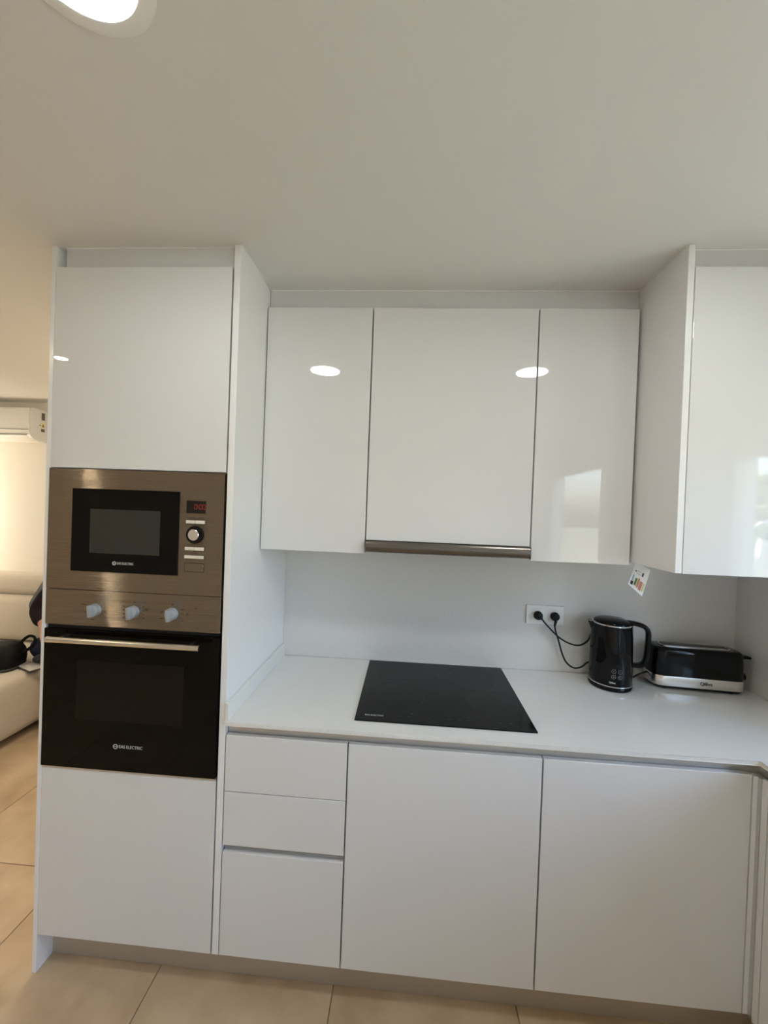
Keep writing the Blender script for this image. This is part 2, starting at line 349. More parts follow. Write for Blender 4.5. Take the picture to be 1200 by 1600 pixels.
# three wall cabinets
YU, U0, U1 = -0.331, 1.4297, 2.3522
def wall_cabinet(x0, x1, z0, label):
    c = thing('wall_cabinet', label, 'cabinet', ((x0 + x1) / 2, -0.16, z0), 'wall cabinets over the worktop')
    box('body', x0, x1, YU + 0.0205, -0.001, max(z0, U0 + 0.024), U1, 'satin_white', c)
    door('door', x0 + 0.002, x1 - 0.002, z0, U1, YU, c)
    return c
wall_cabinet(0.6385, 1.0425, U0, 'white gloss wall cabinet against the tall oven cabinet, lamp mirrored in its door')
wall_cabinet(1.0435, 1.6515, 1.4815, 'widest white gloss wall cabinet, directly above the extractor hood')
wall_cabinet(1.6525, 2.0055, U0, 'narrow white gloss wall cabinet between the hood cabinet and the deep corner cabinet')
struct(box('trim_1', 0.6385, 2.0125, -0.306, -0.288, U1 + 0.001, H - 0.001, 'filler_white'), 'white filler board between wall cabinets and ceiling', 'trim')
rc = thing('wall_cabinet', 'deep white gloss wall cabinet in the corner, window mirrored in its door', 'cabinet', (2.33, -0.28, 1.438))
box('side_panel', 2.0134, 2.0325, -0.56, 0.0, 1.4385, H - 0.001, 'satin_white', rc, 0.001)
box('body', 2.0330, 2.645, -0.5395, -0.0015, 1.445, 2.36, 'satin_white', rc)
door('door', 2.0350, 2.645, 1.4375, 2.3625, -0.56, rc)
box('top_filler', 2.0330, 2.645, -0.535, -0.517, 2.361, H - 0.001, 'filler_white', rc)
# sealing beads under the ceiling
struct(boxes('trim_2', [(0.0345, 0.6155, -0.560, -0.556, H - 0.0035, H - 0.0005), (0.637, 0.640, YF + 0.004, -0.308, H - 0.0035, H - 0.0005), (0.6405, 2.0095, -0.3095, -0.306, H - 0.004, H - 0.0005),
     (2.010, 2.0134, -0.556, -0.308, H - 0.0035, H - 0.0005), (2.0335, 2.645, -0.5385, -0.535, H - 0.0035, H - 0.0005)], 'bead'), 'thin white sealant bead along the ceiling', 'trim')

# extractor hood
hd = thing('extractor_hood', 'slim slide-out extractor hood with a dark steel front bar', 'hood', (1.347, -0.17, 1.438))
bm = bmesh.new()
prof = [(-0.331, 1.4795), (-0.347, 1.4795), (-0.3525, 1.474), (-0.354, 1.462), (-0.352, 1.446), (-0.346, 1.4385), (-0.331, 1.4375)]
loft_bm([[Vector((x, y, z)) for y, z in prof] for x in (1.0475, 1.6475)], bm=bm); finish('front_bar', bm, 'hood_steel', hd, True)
box('end_cap', 1.0462, 1.0474, -0.3535, -0.325, 1.4375, 1.4797, 'black_matte', hd); box('end_cap', 1.6476, 1.6488, -0.3535, -0.325, 1.4375, 1.4797, 'black_matte', hd)
box('body', 1.0475, 1.6475, -0.330, -0.012, 1.4395, 1.4530, 'hood_steel', hd)
for k in range(2): box('grease_filter', 1.075 + 0.285 * k, 1.335 + 0.285 * k, -0.30, -0.09, 1.4370, 1.4394, 'aluminium', hd)
for k in range(2): lathe('lamp', [(0, 0), (0.028, 0), (0.028, 0.003), (0, 0.003)], T(1.10 + 0.49 * k, -0.055, 1.4363), 'print_light', hd, 20)

# base units
ZB, ZP = 0.8505, 0.1312
dc = thing('drawer_cabinet', 'white base cabinet with three drawers beside the oven cabinet', 'cabinet', (0.838, -0.29, 0.13))
box('body', 0.639, 1.0375, -0.5515, -0.02, ZP, 0.842, 'carcass', dc)
door('drawer', 0.6405, 1.0362, 0.6690, ZB, YF, dc)
door('drawer', 0.6405, 1.0362, 0.4925, 0.6665, YF, dc)
door('drawer', 0.6405, 1.0362, ZP, 0.4690, YF, dc)
bm = bmesh.new(); boxin(bm, 0.640, 1.0365, -0.5535, -0.5516, 0.462, 0.500); boxin(bm, 0.640, 1.0365, -0.5565, -0.5535, 0.4720, 0.4750); finish('grip_channel', bm, 'aluminium', dc)
def base_unit(x0, x1, label):
    c = thing('base_cabinet', label, 'cabinet', ((x0 + x1) / 2, -0.29, 0.13), 'base cabinets with a single wide door')
    box('body', x0, x1, -0.5515, -0.02, ZP, 0.842, 'carcass', c)
    door('door', x0 + 0.002, x1 - 0.002, ZP, ZB, YF, c)
base_unit(1.0385, 1.6430, 'white single-door base cabinet next to the drawers, below the hob')
base_unit(1.6440, 2.2535, 'white single-door base cabinet below the kettle, next to the inside corner')
cp = thing('corner_post', 'narrow white filler post with a grey edge in the inside corner of the base units', 'filler', (2.268, -0.58, 0.13))
box('filler_strip', 2.2545, 2.2675, YF, -0.553, ZP, 0.846, 'satin_white', cp)
box('edge_profile', 2.2675, 2.2860, -0.5855, -0.553, ZP, 0.846, 'aluminium', cp)
rb = thing('base_cabinet', 'white base cabinet of the side run, cut off by the edge of the picture', 'cabinet', (2.55, -1.4, 0.13))
box('body', 2.2850, 2.86, -2.38, -0.588, ZP, 0.842, 'carcass', rb)
for a, b in ((-0.6075, -0.588), (-1.246, -0.6105), (-1.846, -1.250), (-2.38, -1.850)): box('door' if b < -0.6 else 'filler_strip', 2.2655, 2.2845, a, b, ZP, ZB, 'gloss_white', rb, 0.0012)

# ------------------------------------------------------------------ microwave
mw = thing('microwave', 'built-in steel microwave above the oven showing red digits', 'microwave', (0.31, -0.3, 1.298))
X0, X1 = 0.0128, 0.6105
bm = bmesh.new(); YM = YF - 0.004
for s in ((X0, 0.0965, 1.2985, 1.695), (0.4635, X1, 1.2985, 1.695), (0.0965, 0.4635, 1.2985, 1.3595), (0.0965, 0.4635, 1.6315, 1.695)):
    boxin(bm, s[0], s[1], YM, YF + 0.016, s[2], s[3])
bmesh.ops.remove_doubles(bm, verts=bm.verts[:], dist=1e-6)
finish('front_frame', bm, 'brushed_steel', mw)
box('cavity_body', 0.04, 0.58, YF + 0.018, -0.15, 1.31, 1.68, 'dark_void', mw)
md = box('door', 0.0975, 0.4625, YM - 0.003, YF + 0.015, 1.3605, 1.6305, 'black_glass', mw, 0.0015)
box('window', 0.1625, 0.4010, YM - 0.0034, YM - 0.0031, 1.4220, 1.5660, 'window_glass_dark', md)
def logo(parent, x, z, y, w, hgt, material):
    """round emblem and the maker's lettering"""
    bm = lathe_bm([(hgt * 0.42, 0), (hgt * 0.62, 0), (hgt * 0.62, 0.0004), (hgt * 0.42, 0.0004), (hgt * 0.42, 0)], 20)
    boxin(bm, -hgt * 0.42, hgt * 0.42, -hgt * 0.07, hgt * 0.07, 0, 0.0004)
    place(bm, T(x - w / 2 + hgt * 0.6, y, z) @ FACE_FRONT)
    finish('emblem', bm, material, parent)
    text('lettering', 'EAS ELECTRIC', hgt * 1.05, T(x + hgt * 0.75, y, z) @ FACE_FRONT, material, parent, 0.0003, 0.0, 0, (w - 1.6 * hgt) / (hgt * 1.05 * 6.05))
logo(md, 0.279, 1.3905, YM - 0.0034, 0.072, 0.0105, 'print_light')
dp = box('display', 0.4860, 0.5500, YM - 0.0015, YM + 0.002, 1.5640, 1.6040, 'display_black', mw, 0.0008)
# seven-segment digits 0:00
bm = bmesh.new()
for dx in (0.5175, 0.5335, 0.5450):
    for (a0, a1, b0, b1) in ((-0.0032, 0.0032, 0.0068, 0.0082), (-0.0032, 0.0032, -0.0082, -0.0068), (-0.0046, -0.0034, 0.0008, 0.0068), (0.0034, 0.0046, 0.0008, 0.0068), (-0.0046, -0.0034, -0.0068, -0.0008), (0.0034, 0.0046, -0.0068, -0.0008)):
        boxin(bm, dx + a0, dx + a1, YM - 0.0019, YM - 0.0016, 1.5850 + b0, 1.5850 + b1)
for b in (0.003, -0.003): boxin(bm, 0.5253, 0.5266, YM - 0.0019, YM - 0.0016, 1.585 + b - 0.0008, 1.585 + b + 0.0008)
finish('digits', bm, 'led_red', dp)
def mw_button(x0, x1, z0, z1, material='button_cream', depth=0.003):
    box('button_surround', x0 - 0.0018, x1 + 0.0018, YM - 0.0006, YM + 0.001, z0 - 0.0018, z1 + 0.0018, 'print_dark', mw)
    box('button', x0, x1, YM - depth, YM, z0, z1, material, mw, 0.0008)
mw_button(0.4868, 0.5172, 1.5305, 1.5410); mw_button(0.5188, 0.5495, 1.5305, 1.5410)
mw_button(0.4855, 0.5160, 1.4440, 1.4545); mw_button(0.5176, 0.5485, 1.4440, 1.4545)
mw_button(0.4850, 0.5485, 1.4175, 1.4275)
mw_button(0.4860, 0.5485, 1.3755, 1.4010, 'brushed_steel', 0.0012)
kb = lathe('dial', [(0.0285, 0), (0.0285, 0.004), (0.0262, 0.008), (0.0185, 0.0085), (0.0185, 0.006)], T(0.5175, YM, 1.4945) @ FACE_FRONT, 'black_plastic', mw, 40)
lathe('dial_cap', [(0.0182, 0.004), (0.0180, 0.012), (0.0165, 0.0132), (0, 0.0125)], T(0.5175, YM, 1.4945) @ FACE_FRONT, 'chrome', kb, 40)
bm = bmesh.new()
for x in [0.492 + 0.0042 * k for k in range(13) if k not in (6,)]:
    for z in (1.5475, 1.4612): boxin(bm, x, x + 0.003, YM - 0.0003, YM - 0.0001, z, z + 0.0022)
for x in [0.507 + 0.0042 * k for k in range(5)]: boxin(bm, x, x + 0.003, YM - 0.0003, YM - 0.0001, 1.4335, 1.4355)
finish('button_captions', bm, 'print_dark', mw)['kind'] = 'stuff'

# ------------------------------------------------------------------ oven
ov = thing('oven', 'built-in oven with black glass door and steel bar handle under the microwave', 'oven', (0.31, -0.3, 0.707))
box('control_panel', X0, X1, YF - 0.004, YF + 0.016, 1.1795, 1.2965, 'brushed_steel', ov, 0.0008)
box('cavity_body', 0.03, 0.59, YF + 0.018, -0.05, 0.715, 1.27, 'dark_void', ov)
box('vent_gap', X0 + 0.004, X1 - 0.004, YF + 0.004, YF + 0.016, 1.1665, 1.1795, 'black_matte', ov)
od = box('door', X0, X1, YF - 0.006, YF + 0.016, 0.7075, 1.1660, 'black_glass', ov, 0.0015)
box('window', 0.131, 0.496, YF - 0.0063, YF - 0.0060, 0.8705, 1.0655, 'oven_window', od)
box('bottom_trim', X0, X1, YF, YF + 0.016, 0.6995, 0.7068, 'aluminium', ov)
logo(od, 0.314, 0.7895, YF - 0.0064, 0.100, 0.0135, 'print_light')
hb = finish('handle', place(lathe_bm([(0, 0), (0.0085, 0), (0.0095, 0.001), (0.0095, 0.505), (0.0085, 0.506), (0, 0.506)], 24), T(0.0590, -0.617, 1.1435) @ Matrix.Rotation(math.pi / 2, 4, 'Y')), 'polished_steel', od, True)
for x in (0.094, 0.527): sweep('handle_post', [(x, YF - 0.005, 1.146), (x, -0.612, 1.1435)], 0.0062, 0.0062, 'polished_steel', od)
def oven_knob(x, z):
    k = lathe('knob', [(0, 0), (0.0205, 0), (0.0205, 0.004), (0.0190, 0.006), (0.0180, 0.014), (0.016, 0.0155), (0, 0.0155)], T(x, YF - 0.004, z) @ FACE_FRONT, 'knob_grey', ov, 32)
    bm = bmesh.new(); boxin(bm, -0.0068, 0.0068, -0.0195, 0.0195, 0.012, 0.029, 0.0025, 2)
    place(bm, T(x, YF - 0.004, z) @ FACE_FRONT @ Matrix.Rotation(math.radians(4), 4, 'Z'))
    finish('knob_grip', bm, 'knob_grey', k, True)
KX = (0.187, 0.318, 0.449)
for x in KX: oven_knob(x, 1.2345)
bm = bmesh.new(); ym = YF - 0.0044
def mark(x, z, w=0.0045, hgt=0.0028): boxin(bm, x - w / 2, x + w / 2, ym, ym + 0.0003, z - hgt / 2, z + hgt / 2)
for x, z, w in ((KX[0] - 0.046, 1.250, 0.006), (KX[0] - 0.036, 1.249, 0.008), (KX[0] - 0.034, 1.226, 0.008), (KX[0] - 0.008, 1.2015, 0.011), (KX[0] + 0.032, 1.228, 0.006), (KX[0], 1.266, 0.004)): mark(x, z, w)
for k in range(4):
    mark(KX[1] - 0.034, 1.2515 - 0.0125 * k, 0.005); mark(KX[1] + 0.033, 1.2525 - 0.0125 * k, 0.005)
mark(KX[1] + 0.044, 1.243, 0.008, 0.007); mark(KX[1] + 0.001, 1.266, 0.004)
for z in (1.238, 1.2175): mark(KX[2] - 0.036, z, 0.008)
for z in (1.2500, 1.2365, 1.2140): mark(KX[2] + 0.034, z, 0.008)
mark(KX[2] + 0.050, 1.235, 0.007, 0.008); mark(KX[2], 1.265, 0.003, 0.005); mark(0.5285, 1.2565, 0.008, 0.004)
finish('dial_markings', bm, 'print_dark', ov)['kind'] = 'stuff'

# ------------------------------------------------------------------ hob
hb_ = thing('hob', 'black glass ceramic hob set in the worktop', 'hob', (1.345, -0.265, 0.9))
box('glass', 1.049, 1.642, -0.522, -0.012, 0.9002, 0.9045, 'hob_glass', hb_, 0.0012)
def zone(x, y, r, a0=0, a1=2 * math.pi):
    n = 64; bm = bmesh.new(); k = max(8, int(n * (a1 - a0) / 6.283)); q = []
    for i in range(k + 1):
        a = a0 + (a1 - a0) * i / k
        q.append([bm.verts.new((x + (r + d) * math.cos(a), y + (r + d) * math.sin(a), z)) for d, z in ((-0.0011, 0.9046), (0.0011, 0.9046), (0.0011, 0.9048), (-0.0011, 0.9048))])
    for a, b in zip(q, q[1:]):
        for j in range(4): bm.faces.new((a[j], a[(j + 1) % 4], b[(j + 1) % 4], b[j]))
    return finish('cooking_zone_ring', bm, 'hob_print', hb_)
zone(1.178, -0.124, 0.088); zone(1.182, -0.332, 0.104); zone(1.480, -0.140, 0.104); zone(1.412, -0.140, 0.060, math.pi * 0.55, math.pi * 1.45); zone(1.533, -0.340, 0.092)
text('lettering', 'EAS ELECTRIC', 0.011, T(1.112, -0.488, 0.9047), 'print_light', hb_, 0.0002, 0, 0, 0.92)
bm = bmesh.new()
for k in range(12): boxin(bm, 1.192 + 0.0335 * k, 1.203 + 0.0335 * k, -0.4845, -0.4795, 0.9046, 0.9048)
for x in (1.235, 1.280, 1.345, 1.425, 1.488): boxin(bm, x, x + 0.008, -0.466, -0.461, 0.9046, 0.9048)
finish('touch_controls', bm, 'hob_print', hb_)['kind'] = 'stuff'

# ------------------------------------------------------------------ sockets and cords
sp = thing('double_socket', 'white double wall socket with two black plugs, on the backsplash', 'socket', (1.826, 0, 1.11))
box('frame', 1.7450, 1.9080, -0.0090, -0.0006, 1.1110, 1.1945, 'socket_white', sp, 0.002)
for x in (1.794, 1.867):
    f = box('socket_insert', x - 0.0285, x + 0.0285, -0.0110, -0.0091, 1.1245, 1.1815, 'socket_white', sp, 0.0012)
def cord(x, z, pts, tail, label):
    c = thing('power_cord', label, 'cord', (x, -0.012, z))
    lathe('plug', [(0, 0), (0.0185, 0), (0.0195, 0.004), (0.0185, 0.014), (0.014, 0.022), (0.006, 0.025), (0, 0.025)], T(x, -0.0112, z) @ FACE_FRONT, 'black_matte', c, 28)
    sweep('strain_relief', tail, [0.0075, 0.0065, 0.0042], [0.0075, 0.0065, 0.0042], 'black_matte', c)
    sweep('cable', spline(pts, 10), 0.0036, 0.0036, 'black_matte', c, n=8)
cord(1.794, 1.151, [(1.802, -0.030, 1.145), (1.830, -0.036, 1.112), (1.879, -0.040, 1.066), (1.930, -0.040, 1.040), (1.972, -0.036, 1.036), (2.006, -0.030, 1.055), (2.022, -0.028, 1.085), (2.040, -0.022, 1.06), (2.062, -0.018, 0.985), (2.070, -0.014, 0.915), (2.068, -0.02, 0.9055)],
     [(1.794, -0.026, 1.151), (1.802, -0.030, 1.144), (1.808, -0.031, 1.138)], 'black kettle cord leaving the socket half farther from the toaster')
cord(1.867, 1.150, [(1.8615, -0.032, 1.118), (1.866, -0.034, 1.090), (1.880, -0.034, 1.050), (1.897, -0.034, 0.995), (1.918, -0.034, 0.955), (1.950, -0.034, 0.934), (1.982, -0.032, 0.939), (2.020, -0.024, 0.961), (2.075, -0.014, 0.950), (2.135, -0.030, 0.915), (2.168, -0.060, 0.912), (2.200, -0.070, 0.935), (2.246, -0.060, 0.950)],
     [(1.867, -0.022, 1.150), (1.864, -0.036, 1.132), (1.8615, -0.032, 1.112)], 'black toaster cord sagging from the socket half nearer the toaster')

# ------------------------------------------------------------------ kettle
kc = Vector((2.068, -0.105, 0.9005)); KT = T(*kc)
ke = thing('kettle', 'glossy black electric kettle with chrome rims beside the toaster', 'kettle', kc)
lathe('power_base', [(0, 0), (0.079, 0), (0.0815, 0.004), (0.0815, 0.011), (0.0790, 0.0145), (0, 0.0145)], KT, 'black_plastic', ke, 56)
body = lathe('body', [(0, 0.0150), (0.0790, 0.0150), (0.0808, 0.0205), (0.0806, 0.060), (0.0790, 0.140), (0.0768, 0.220), (0.0752, 0.262), (0.0, 0.262)], KT, 'black_plastic', ke, 64)
lathe('chrome_rim', [(0.0805, 0.0185), (0.0816, 0.0188), (0.0816, 0.0222), (0.0805, 0.0225)], KT, 'chrome', ke, 64)
lathe('chrome_rim', [(0.0750, 0.2585), (0.0764, 0.2590), (0.0763, 0.2625), (0.0748, 0.2630), (0.0700, 0.2630)], KT, 'chrome', ke, 64)
lathe('lid', [(0.0700, 0.2632), (0.0690, 0.2680), (0.0620, 0.2740), (0.045, 0.2795), (0.022, 0.2825), (0, 0.2832)], KT, 'black_plastic', ke, 56)
ha = math.radians(-14)
hd_ = Vector((math.cos(ha), math.sin(ha), 0)); hn = Vector((-math.sin(ha), math.cos(ha), 0))
hp = [(0.050, 0.268), (0.078, 0.2665), (0.105, 0.262), (0.123, 0.252), (0.131, 0.235), (0.132, 0.205), (0.130, 0.165), (0.127, 0.130), (0.120, 0.108), (0.106, 0.098), (0.090, 0.095), (0.076, 0.094)]
sweep('handle', spline([kc + hd_ * r + Vector((0, 0, z)) for r, z in hp], 5), 0.0095, 0.0145, 'black_plastic', ke, binormal=hn, n=16, power=0.6)
rings = []                                                # spout: a beak that grows out of the upper body
for z, r, w in ((0.215, 0.0740, 0.004), (0.232, 0.0800, 0.015), (0.248, 0.0865, 0.022), (0.262, 0.0925, 0.027)):
    tip = -hd_ * r
    rings.append([kc + tip + Vector((0, 0, z)), kc - hd_ * (r - w * 0.42) + hn * w * 0.72 + Vector((0, 0, z)), kc - hd_ * 0.055 + hn * w * 1.05 + Vector((0, 0, z)), kc - hd_ * 0.055 - hn * w * 1.05 + Vector((0, 0, z)), kc - hd_ * (r - w * 0.42) - hn * w * 0.72 + Vector((0, 0, z))])
spo = finish('spout', loft_bm(rings), 'black_plastic', ke, True)
p_ = [v + Vector((0, 0, 0.0008)) for v in rings[-1]]
sweep('spout_rim', [p_[4], p_[0], p_[1]], 0.0012, 0.0012, 'chrome', spo, n=6)
ba = math.radians(-99)
def on_kettle(da, z, r=0.0803):
    a = ba + da; return kc + Vector((r * math.cos(a), r * math.sin(a), z)), Matrix.Rotation(a + math.pi / 2, 4, 'Z') @ FACE_FRONT
for i, (da, z) in enumerate(((-0.15, 0.0835), (0.14, 0.0835), (-0.15, 0.0615), (0.14, 0.0615))):
    p, r = on_kettle(da, z)
    b = finish('touch_button', place(lathe_bm([(0.0068, 0), (0.0080, 0), (0.0080, 0.0006), (0.0068, 0.0006), (0.0068, 0)], 24), T(*p) @ r), 'print_dim', ke)
    bm = bmesh.new(); boxin(bm, -0.0016, 0.0016, -0.0016, 0.0016, 0, 0.0006) if i != 3 else boxin(bm, -0.0045, 0.002, -0.0012, 0.0012, 0, 0.0006)
    finish('symbol', place(bm, T(*p) @ r), 'print_dim', b)
p, r = on_kettle(-0.20, 0.038, 0.0812); text('lettering', 'Qilive', 0.0098, T(*p) @ r, 'print_light', ke, 0.0004, 0.0002)

# ------------------------------------------------------------------ toaster
TM = T(2.418, -0.072, 0.9005) @ Matrix.Rotation(math.radians(-4), 4, 'Z')
to = thing('toaster', 'long black toaster with a brushed steel band beside the kettle', 'toaster', (2.418, -0.072, 0.9005))
def stad(L, Wd, z, n=12, p=0.62):
    out = []
    for k in range(4 * n):
        a = 2 * math.pi * k / (4 * n); c, s = math.cos(a), math.sin(a)
        rr = Wd / 2; cx = (L / 2 - rr * 0.9)
        out.append(Vector((math.copysign(cx, c) + rr * 0.9 * math.copysign(abs(c) ** 0.8, c), rr * math.copysign(abs(s) ** p, s), z)))
    return out
def tl(name, specs, material, parent=to, cap=True):
    return finish(name, place(loft_bm([stad(*s) for s in specs], cap), TM), material, parent, True)
for sx in (-1, 1):
    for sy in (-1, 1): lathe('foot', [(0, 0), (0.009, 0), (0.010, 0.009), (0, 0.009)], TM @ T(sx * 0.125, sy * 0.033, 0), 'black_matte', to, 16)
tl('base', [(0.335, 0.104, 0.006), (0.340, 0.108, 0.009), (0.340, 0.108, 0.0145)], 'black_matte')
tl('steel_band', [(0.3500, 0.1140, 0.0148), (0.3530, 0.1160, 0.016), (0.3530, 0.1160, 0.0540), (0.3510, 0.1145, 0.0555)], 'toaster_steel')
tl('body', [(0.3480, 0.1120, 0.0556), (0.3490, 0.1125, 0.075), (0.3470, 0.1110, 0.130), (0.3440, 0.1080, 0.152), (0.3370, 0.1010, 0.1625), (0.3250, 0.0900, 0.1675), (0.30, 0.070, 0.1685)], 'black_plastic')
tl('slot_frame', [(0.268, 0.0560, 0.1686), (0.268, 0.0560, 0.1725), (0.262, 0.0500, 0.1735), (0.256, 0.0440, 0.1725), (0.256, 0.0440, 0.1687)], 'toaster_steel', cap=False)
bm = bmesh.new(); loft_bm([stad(0.2555, 0.0435, 0.1686), stad(0.2555, 0.0435, 0.1700)], bm=bm); finish('bread_slot', place(bm, TM), 'dark_void', to)
for y in (-0.011, 0.011): bm = bmesh.new(); boxin(bm, -0.115, 0.115, y - 0.0012, y + 0.0012, 0.1700, 0.1722); finish('slot_wire', place(bm, TM), 'toaster_steel', to)
bm = bmesh.new(); boxin(bm, 0.168, 0.212, -0.017, 0.017, 0.136, 0.147, 0.004, 2); finish('lever', place(bm, TM), 'black_plastic', to, True)
lathe('browning_dial', [(0, 0), (0.015, 0), (0.014, 0.013), (0, 0.014)], TM @ T(0.1745, -0.012, 0.064) @ Matrix.Rotation(math.pi / 2, 4, 'Y'), 'black_plastic', to, 20)
text('lettering', 'Qilive', 0.019, TM @ T(0.020, -0.0583, 0.0355) @ FACE_FRONT, 'print_black', to, 0.0003, 0.0004)

# ------------------------------------------------------------------ paper energy tag
tg = thing('paper_tag', 'small printed paper tag hanging under the corner wall cabinets', 'tag', (2.05, -0.30, 1.32))
a0, a1, b0, b1 = Vector((2.047, -0.294, 1.437)), Vector((2.096, -0.300, 1.412)), Vector((2.016, -0.306, 1.358)), Vector((2.064, -0.312, 1.316))
def tpt(u, v, d=0.0):
    p = (a0 * (1 - u) + a1 * u) * (1 - v) + (b0 * (1 - u) + b1 * u) * v
    return p + Vector((0.010 * math.sin(math.pi * v), 0.014 * math.sin(math.pi * v) - d, 0.003 * math.sin(math.pi * v)))
bm = bmesh.new(); N = 10
front = [[bm.verts.new(tpt(u, k / N)) for u in (0, 0.5, 1)] for k in range(N + 1)]; back = [[bm.verts.new(tpt(u, k / N, -0.0006)) for u in (0, 0.5, 1)] for k in range(N + 1)]
for k in range(N):
    for j in range(2):
        bm.faces.new((front[k][j], front[k][j + 1], front[k + 1][j + 1], front[k + 1][j])); bm.faces.new((back[k][j], back[k + 1][j], back[k + 1][j + 1], back[k][j + 1]))
    for j in (0, 2): bm.faces.new((front[k][j], front[k + 1][j], back[k + 1][j], back[k][j]))
for k in (0, N):
    for j in range(2): bm.faces.new((front[k][j], front[k][j + 1], back[k][j + 1], back[k][j]))
finish('sheet', bm, 'paper', tg, True)
def tbar(u0, u1, v0, v1, material):
    bm = bmesh.new(); q = [bm.verts.new(tpt(u, v, 0.0006)) for u, v in ((u0, v0), (u1, v0), (u1, v1), (u0, v1))]; bm.faces.new(q); finish('printed_bar', bm, material, tg)
tbar(0.08, 0.24, 0.80, 0.93, 'print_black'); tbar(0.30, 0.42, 0.62, 0.88, 'tag_green'); tbar(0.46, 0.58, 0.56, 0.90, 'tag_orange'); tbar(0.62, 0.78, 0.62, 0.92, 'tag_red')
tbar(0.10, 0.18, 0.55, 0.78, 'tag_blue'); tbar(0.60, 0.70, 0.28, 0.44, 'print_black'); tbar(0.14, 0.22, 0.34, 0.40, 'print_black'); tbar(0.28, 0.50, 0.30, 0.33, 'print_light'); tbar(0.26, 0.52, 0.42, 0.45, 'print_light'); tbar(0.84, 0.92, 0.62, 0.90, 'tag_yellow')

# ------------------------------------------------------------------ ceiling lamps
def downlight(x, y, r, label, material, group):
    t = thing('downlight', label, 'lamp', (x, y, H - 0.012), group)
    k = r / 0.118
    lathe('trim_ring', [(0.086 * k, -0.0005), (0.114 * k, -0.0005), (0.114 * k, -0.0015), (0.110 * k, -0.0045), (0.098 * k, -0.0055), (0.088 * k, -0.0045), (0.086 * k, -0.0005)], T(x, y, H), 'lamp_ring', t, 56)
    lathe('diffuser', [(0, -0.0040), (0.0865 * k, -0.0040), (0.0865 * k, -0.002), (0, -0.002)], T(x, y, H), material, t, 56)
downlight(0.662, -1.236, 0.118, 'round white ceiling downlight at the top edge of the picture', 'lamp_white', 'kitchen downlights')
downlight(1.888, -1.210, 0.118, 'round ceiling downlight mirrored between the hood door and the narrow door', 'lamp_white', 'kitchen downlights')
downlight(-0.906, -1.568, 0.046, 'small warm ceiling spot mirrored in the upper oven-cabinet door', 'lamp_spot_small', 'living room spots')
downlight(-2.25, -0.35, 0.118, 'added warm fill downlight in the middle of the living room ceiling, out of view', 'lamp_fill', 'living room spots')  # added out of view to throw warm light on the left-facing panels
downlight(-2.25, -1.62, 0.118, 'added warm fill downlight of the living room, out of view, farthest from the sofa', 'lamp_fill', 'living room spots')  # second added fill lamp, unseen, warming the kitchen from the left
fl = thing('floor_lamp', 'warm floor lamp with a drum shade at the far end of the sofa', 'lamp', (-2.86, 1.10, 0))
lathe('lamp_base', [(0, 0.0005), (0.14, 0.0005), (0.14, 0.012), (0.02, 0.022), (0, 0.022)], T(-2.86, 1.10, 0), 'black_matte', fl, 32)
lathe('pole', [(0.011, 0.022), (0.011, 1.36)], T(-2.86, 1.10, 0), 'black_matte', fl, 14)
lathe('shade', [(0.16, 1.28), (0.145, 1.54), (0.143, 1.54), (0.158, 1.28), (0.16, 1.28)], T(-2.86, 1.10, 0), 'lamp_shade', fl, 40)
lathe('bulb', [(0, 1.36), (0.02, 1.37), (0.034, 1.41), (0.03, 1.44), (0, 1.455)], T(-2.86, 1.10, 0), 'lamp_bulb', fl, 20)
dm = thing('ceiling_lamp', 'warm domed ceiling lamp hidden behind the tall cabinet, over the sofa', 'lamp', (-0.42, 0.72, H - 0.02))
lathe('lamp_base', [(0, 0), (0.15, 0), (0.15, -0.02), (0, -0.02)], T(-0.42, 0.72, H - 0.0005), 'lamp_ring', dm, 40)
lathe('shade', [(0.148, -0.0205), (0.145, -0.050), (0.115, -0.085), (0.06, -0.105), (0, -0.11)], T(-0.42, 0.72, H), 'lamp_warm', dm, 40)

# ------------------------------------------------------------------ air conditioner
ac = thing('air_conditioner', 'white wall air conditioner with stickers on its end, above the sofa', 'air conditioner', (-2.43, 1.42, 2.07))
prof = [(1.499, 2.345), (1.375, 2.352), (1.345, 2.345), (1.334, 2.322), (1.332, 2.20), (1.337, 2.140), (1.352, 2.108), (1.380, 2.085), (1.425, 2.072), (1.499, 2.070)]
bm = bmesh.new(); loft_bm([[Vector((x, y, z)) for y, z in prof] for x in (-2.83, -2.0365)], bm=bm); finish('body', bm, 'ac_white', ac, True)
bm = bmesh.new(); q = [(1.4985 if y > 1.49 else y + 0.004, z) for y, z in prof]; loft_bm([[Vector((x, y, z)) for y, z in q] for x in (-2.0364, -2.032)], bm=bm); ec = finish('end_cap', bm, 'ac_side', ac, True)
for (a, b, c, d, mm) in ((1.442, 1.474, 2.262, 2.325, 'sticker_dark'), (1.440, 1.476, 2.196, 2.240, 'sticker_yellow'), (1.440, 1.474, 2.160, 2.186, 'sticker_dark'), (1.425, 1.437, 2.210, 2.218, 'sticker_dark')):
    box('sticker', -2.0319, -2.0315, a, b, c, d, mm, ec)
bm = bmesh.new(); loft_bm([[Vector((x, 1.446, 2.203)), Vector((x, 1.470, 2.203)), Vector((x, 1.458, 2.232))] for x in (-2.0314, -2.0312)], bm=bm); finish('warning_triangle', bm, 'sticker_dark', ec)
box('front_seam', -2.829, -2.037, 1.3300, 1.3330, 2.158, 2.162, 'ac_line', ac)
bm = bmesh.new(); loft_bm([[Vector((x, y, z)) for y, z in ((1.348, 2.106), (1.352, 2.101), (1.420, 2.066), (1.424, 2.070))] for x in (-2.80, -2.07)], bm=bm); finish('louver', bm, 'ac_white', ac)
